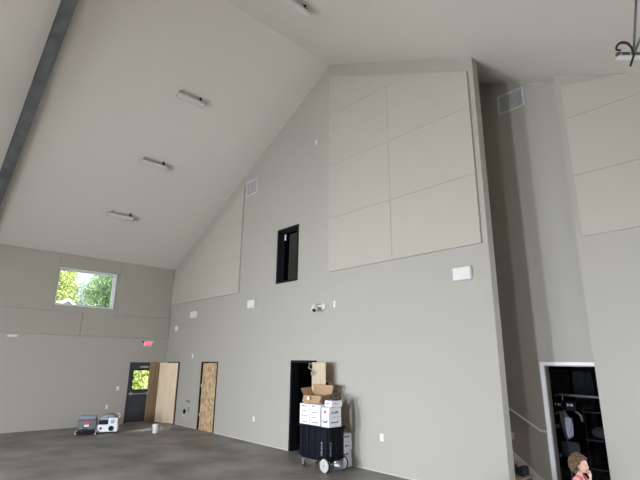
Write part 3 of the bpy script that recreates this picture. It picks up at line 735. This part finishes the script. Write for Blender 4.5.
# ------------------------------------------------------------------ child
def figure(parent, prims, voxel, name, m, smooth_it=6):
    """one continuous surface grown from overlapping tapered capsules / ellipsoids by voxel remeshing"""
    mb = MB()
    for p in prims:
        if p[0] == 'e': mb.ball(p[1], 1, 3, p[2], p[3] if len(p) > 3 else None)
        else:
            a, b, ra, rb_ = p[1:]; a, b = Vector(a), Vector(b)
            n = 5
            mb.tube([a.lerp(b, i / n) for i in range(n + 1)], ra, 14, rb_); mb.ball(a, ra, 2); mb.ball(b, rb_, 2)
    bmesh.ops.recalc_face_normals(mb.bm, faces=mb.bm.faces)
    me = bpy.data.meshes.new('tmp'); mb.bm.to_mesh(me); mb.bm.free()
    o = bpy.data.objects.new('tmp', me); COL.objects.link(o)
    r = o.modifiers.new('r', 'REMESH'); r.mode = 'VOXEL'; r.voxel_size = voxel
    s = o.modifiers.new('s', 'SMOOTH'); s.factor = .5; s.iterations = smooth_it
    out = bpy.data.meshes.new_from_object(o.evaluated_get(bpy.context.evaluated_depsgraph_get()))
    bpy.data.objects.remove(o)
    out.name = name
    return link_mesh(name, out, m, parent, True)
# local frame: the child faces +x, left is +y; height about 1.1 m
ch = thing('person', 'small child with curly brown hair in a pink sleeveless dress, hand at mouth', 'person', (-2.385, -.835, 0), math.radians(0)); ch.scale = (.9, .9, .9)
HC = Vector((.02, 0, .985))                                # head centre
pr = [('e', HC, (.098, .080, .105)), ('e', HC + Vector((.025, 0, -.045)), (.072, .064, .068)),
      ('e', HC + Vector((.093, 0, -.018)), (.017, .012, .014)), ('c', HC + Vector((.088, 0, .012)), HC + Vector((.100, 0, -.018)), .009, .011),   # nose
      ('e', HC + Vector((.075, 0, -.082)), (.024, .026, .018)),                                             # chin
      ('e', HC + Vector((.066, .038, -.038)), (.030, .026, .030)), ('e', HC + Vector((.066, -.038, -.038)), (.030, .026, .030)),   # cheeks
      ('e', HC + Vector((.091, 0, -.053)), (.012, .020, .010)),                                             # mouth
      ('e', HC + Vector((0, .082, -.015)), (.017, .010, .026)), ('e', HC + Vector((0, -.082, -.015)), (.017, .010, .026)),         # ears
      ('c', (-.01, 0, .80), (.0, 0, .93), .042, .040),                                                     # neck
      ('e', (-.01, 0, .71), (.085, .115, .12)), ('e', (-.005, 0, .57), (.085, .105, .12)), ('e', (-.01, 0, .48), (.088, .112, .09)),
      ('c', (-.01, -.105, .785), (-.01, .105, .785), .045, .045)]
for s in (-1, 1):
    pr += [('c', (0, s * .055, .46), (.01, s * .058, .25), .062, .043), ('c', (.01, s * .058, .25), (-.005, s * .06, .06), .043, .028),
           ('c', (-.015, s * .06, .03), (.085, s * .065, .022), .028, .022)]
MOUTH = HC + Vector((.105, 0, -.055))
# right arm (towards the camera side, -y) hangs half bent with the hand at the mouth
sh, el, wr = Vector((0, -.125, .775)), Vector((.085, -.15, .625)), Vector((.150, -.055, .825))
pr += [('c', sh, el, .036, .029), ('c', el, wr, .029, .020)]
hand = wr + Vector((.0, .018, .04)); pr += [('e', hand, (.020, .026, .032))]
for k in range(4):                                                                          # four bent fingers reaching the lips
    b0 = hand + Vector((.008 - .002 * k, -.014 + .012 * k, .022)); ln = (.026, .030, .028, .021)[k]
    kn = b0 + Vector((-.006, .003, ln)); tip = kn + Vector((-.020, .004, ln * .45))
    pr += [('c', b0, kn, .0072, .0066), ('c', kn, tip, .0066, .0055)]
pr += [('c', hand + Vector((-.012, -.02, .0)), hand + Vector((-.026, -.018, .026)), .0078, .0065), ('c', hand + Vector((-.026, -.018, .026)), hand + Vector((-.034, -.008, .045)), .0065, .0055)]
# left arm hangs
sh, el, wr = Vector((0, .125, .775)), Vector((-.01, .16, .60)), Vector((.05, .165, .46))
pr += [('c', sh, el, .036, .029), ('c', el, wr, .029, .020)]
hand = wr + Vector((.012, 0, -.035)); pr += [('e', hand, (.022, .014, .034))]
for k in range(4):
    b0 = hand + Vector((-.014 + .010 * k, 0, -.028)); ln = (.020, .026, .028, .024)[k]
    kn = b0 + Vector((.004, 0, -ln)); pr += [('c', b0, kn, .0072, .0066), ('c', kn, kn + Vector((.012, -.004, -ln * .6)), .0066, .0055)]
pr += [('c', hand + Vector((.018, -.006, .005)), hand + Vector((.034, -.012, -.022)), .0078, .006)]
body = figure(ch, pr, .0045, 'body', SKIN, 4)
for s in (-1, 1):
    e = MB().ball(HC + Vector((.079, s * .030, .002)), .0105, 2).build('eye', EYEW, ch, True)
    MB().ball(HC + Vector((.0858, s * .0335, .002)), .0078, 2, (.6, 1, 1)).build('iris', EYEB, e, True)
MB().ball(HC + Vector((.1, 0, -.055)), 1, 2, (.006, .017, .006)).build('lips', LIPS, ch, True)
# dress: follows the trunk, thin straps, flared skirt
dr = MB(); rings = []
prof = [(.775, .07, .105), (.745, .092, .126), (.70, .103, .133), (.62, .102, .126), (.56, .108, .128), (.48, .135, .155), (.40, .165, .185), (.33, .19, .205)]
seg = 32
for inner in (0, 1):
    rr_ = []
    for z, a, b_ in (prof if not inner else prof[::-1]):
        o_ = -.006 if inner else .004
        rr_.append([dr.bm.verts.new((-.008 + (a + o_) * math.cos(2*PI*k/seg), (b_ + o_) * math.sin(2*PI*k/seg), z + (.006 * math.sin(k * 8 * PI / seg * 2) if z < .5 else 0))) for k in range(seg)])
    rings += rr_
rings.append(rings[0])
for a, b in zip(rings, rings[1:]):
    for k in range(seg): dr.bm.faces.new([a[k], a[(k+1) % seg], b[(k+1) % seg], b[k]])
dress = dr.build('dress', PINK, ch, True)
for s in (-1, 1):
    MB().tube([(-.085, s * .075, .735), (-.062, s * .072, .79), (-.02, s * .068, .838), (.03, s * .068, .82), (.062, s * .072, .78), (.085, s * .075, .735)], .017, 8).build('strap', PINK, dress, True)
# hair: a cap of many curls
hb = MB(); rnd = random.Random(3)
hb.ball(HC + Vector((-.026, 0, .024)), 1, 3, (.092, .092, .102))
n = 0
while n < 420:
    v = Vector((rnd.gauss(0, 1), rnd.gauss(0, 1), rnd.gauss(0, 1))).normalized()
    if v.x > .28 and v.z < .50: continue                   # the face stays clear
    if v.z < -.80 and v.x > -.25: continue
    n += 1
    c = HC + Vector((-.022, 0, .018)) + Vector((v.x * .100, v.y * .100, v.z * .108))
    u = v.orthogonal().normalized(); w_ = v.cross(u); ph = rnd.random() * 6.28; r_ = rnd.uniform(.011, .020)
    ln = rnd.uniform(.018, .046); drop = Vector((0, 0, -rnd.uniform(.0, .035 if v.z < .3 else .01)))
    hb.tube([c + (u * math.cos(ph + k * .9) + w_ * math.sin(ph + k * .9)) * r_ + v * (ln * k / 9 - .006) + drop * (k / 9) for k in range(10)], .0062, 5, .0035)
hb.build('hair', HAIR, ch, True)
for s in (-1, 1):
    MB().ball((.03, s * .063, .03), 1, 3, (.085, .038, .032)).build('shoe', SHOE, ch, True)

# ------------------------------------------------------------------ outside the windows
tag(MB().box((-120, -60, -.45), (XL - .35, 90, -.3)).build('lawn', GRASS), 'green ground beyond the left wall', 'ground', kind='structure')
def leaves(n, rad, seed, size, lobes):
    rnd = random.Random(seed); mb = MB()
    cs = [(Vector((rnd.uniform(-1, 1) * rad[0] * .6, rnd.uniform(-1, 1) * rad[1] * .6, rnd.uniform(-1, 1) * rad[2] * .6)), rnd.uniform(.35, .6)) for _ in range(lobes)]
    for _ in range(n):
        c, s = rnd.choice(cs); v = Vector((rnd.gauss(0, 1), rnd.gauss(0, 1), rnd.gauss(0, 1))).normalized()
        p = c + Vector((v.x * rad[0], v.y * rad[1], v.z * rad[2])) * s * (rnd.random() ** .33)
        a = (v + Vector((rnd.gauss(0, .5), rnd.gauss(0, .5), rnd.gauss(0, .5)))).normalized()
        u = a.orthogonal().normalized(); w_ = a.cross(u); q = rnd.random() * 6.28
        u, w_ = u * math.cos(q) + w_ * math.sin(q), w_ * math.cos(q) - u * math.sin(q)
        l = size * rnd.uniform(.6, 1.3)
        mb.quad(p - u * l, p - w_ * l * .45 + a * l * .15, p + u * l, p + w_ * l * .45 + a * l * .15)
    return mb
def tree(label, loc, h, rad, n, m, seed, size=.2, trunk=.2, name='tree', cat='tree'):
    t = thing(name, label, cat, (loc[0], loc[1], -.3), 0, 'trees beyond the windows')
    leaves(n, rad, seed, size, 16).xf(Matrix.Translation((0, 0, h))).build('foliage', m, t)
    MB().tube([(0, 0, 0), (.1, .05, h * .5), (.0, -.1, h + rad[2] * .3)], trunk, 10, trunk * .35).build('trunk', BARK, t, SM)
tree('yellow-green tree outside the high window', (-33, -.75, 0), 7.0, (1.5, 1.7, 1.9), 9000, LEAFY, 1, .085)
tree('mid green tree behind the yellow-green tree', (-40, 4.9, 0), 8.3, (1.8, 2.0, 2.4), 11000, LEAFG, 2, .085)
tree('blue-green tree at the side of the high window view', (-39, .2, 0), 6.0, (1.6, 1.6, 1.7), 7000, LEAFB, 3, .10)
tree('pale blue-green tree in the gap of the high window view', (-46, 3.3, 0), 7.9, (2.0, 2.2, 2.6), 12000, LEAFB, 9, .10)
tree('tall far green tree closing the window view', (-56, 12.2, 0), 9.0, (4.5, 5.2, 6), 14000, LEAFG, 4, .2, .35)
tree('far blue-green tree filling the window view', (-58, .8, 0), 9.0, (4.5, 5.0, 6), 14000, LEAFB, 5, .2, .35)
tree('bright yellow-green bush outside the exit door', (-22.5, 1.5, 0), 1.5, (1.3, 1.8, 1.9), 9000, LEAFY, 6, .075, .05, 'bush', 'bush')
tree('green bush behind the bright bush outside the exit door', (-26.5, 3.2, 0), 1.8, (1.6, 3.0, 2.4), 8000, LEAFY, 7, .09, .06, 'bush', 'bush')
t = thing('house', 'small white house with grey gable roof beyond the trees', 'house', (-28, -.98, -.3))
PK = 5.72
MB().prism([(0, -1.5, 0), (0, 1.5, 0), (0, 1.5, PK - 1.3), (0, 0, PK - .12), (0, -1.5, PK - 1.3)], (-2.4, 0, 0)).build('wall', SIDING, t)
for q in (-1, 1):
    MB().prism([(.2, 0, PK - .1), (.2, q * 1.8, PK - 1.53), (.2, q * 1.8, PK - 1.43), (.2, 0, PK)], (-2.8, 0, 0)).build('roof', ROOFM, t)
f_ = MB()
for q in (-1, 1): f_.prism([(.201, 0, PK - .16), (.201, q * 1.8, PK - 1.58), (.201, q * 1.8, PK - 1.42), (.201, 0, PK)], (.05, 0, 0))
f_.build('barge_board', SIDING, t)
MB().box((0, -.22, PK - .95), (.03, .22, PK - .5)).build('window', CHAR, t)

# ------------------------------------------------------------------ light
wld = bpy.data.worlds.new('sky'); S.world = wld; wld.use_nodes = True
bg = wld.node_tree.nodes['Background']; bg.inputs[0].default_value = (.78, .90, 1.0, 1); bg.inputs[1].default_value = 1.6
sun = bpy.data.lights.new('sun', 'SUN'); sun.energy = 11.0; sun.angle = math.radians(1); sun.color = (1, .95, .86)
so = bpy.data.objects.new('sun', sun); COL.objects.link(so)
so.rotation_euler = Vector((-.55, .30, -1.0)).to_track_quat('-Z', 'Y').to_euler()
def fill_light(name, loc, size, direction, power, col=(.84, .935, 1.14), spread=180):  # area lamp added in place of real sky light
    l = bpy.data.lights.new(name, 'AREA'); l.shape = 'RECTANGLE'; l.size, l.size_y = size; l.energy = power; l.color = col; l.spread = math.radians(spread)
    o = bpy.data.objects.new(name, l); COL.objects.link(o); o.location = loc
    o.rotation_euler = Vector(direction).to_track_quat('-Z', 'Z').to_euler()
POW = [5, 165, 570, 570, 245, 60]
for (x0, x1, z0, z1), p, t in zip(REARW, POW, (-.9, -.9, -.9, -.9, -.9, 0)):
    fill_light('opening_fill_light', ((x0 + x1) / 2, YR - .05, (z0 + z1) / 2), (x1 - x0, z1 - z0), (0, 1, t), p * (x1 - x0) * (z1 - z0))  # added lamps in the unseen rear openings, powers set for the hall's brightness
for (y0, y1, z0, z1), p in zip(RIGHTW, (8, 110)):
    fill_light('opening_fill_light', (XR + .05, (y0 + y1) / 2, (z0 + z1) / 2), (y1 - y0, z1 - z0), (-1, 0, -.35), p * (y1 - y0) * (z1 - z0))  # added lamps in the unseen right-hand openings

fill_light('door_fill_light', (XL - 1.35, -.77, 3.3), (1.0, 1.0), (1.35 + .75, .15, -3.1), 1300)  # lamp added outside above the exit door for the bright floor patch
# ------------------------------------------------------------------ camera
cam = bpy.data.cameras.new('camera'); co = bpy.data.objects.new('camera', cam); COL.objects.link(co); S.camera = co
cam.sensor_fit = 'HORIZONTAL'; cam.sensor_width = 36; cam.lens = 36 * 448.2257 / 640; cam.clip_end = 300
r = Vector((.68175, .7315, .01122)); u = Vector((.18449, -.18674, .96493)); f = Vector((-.70794, .65577, .26226))
Mx = Matrix((( r.x, u.x, -f.x, 0), (r.y, u.y, -f.y, -7.7014), (r.z, u.z, -f.z, 2.14), (0, 0, 0, 1)))
co.matrix_world = Mx
S.view_settings.view_transform = 'Standard'; S.view_settings.look = 'None'; S.view_settings.exposure = 0; S.view_settings.gamma = 1
S.view_settings.use_curve_mapping = False
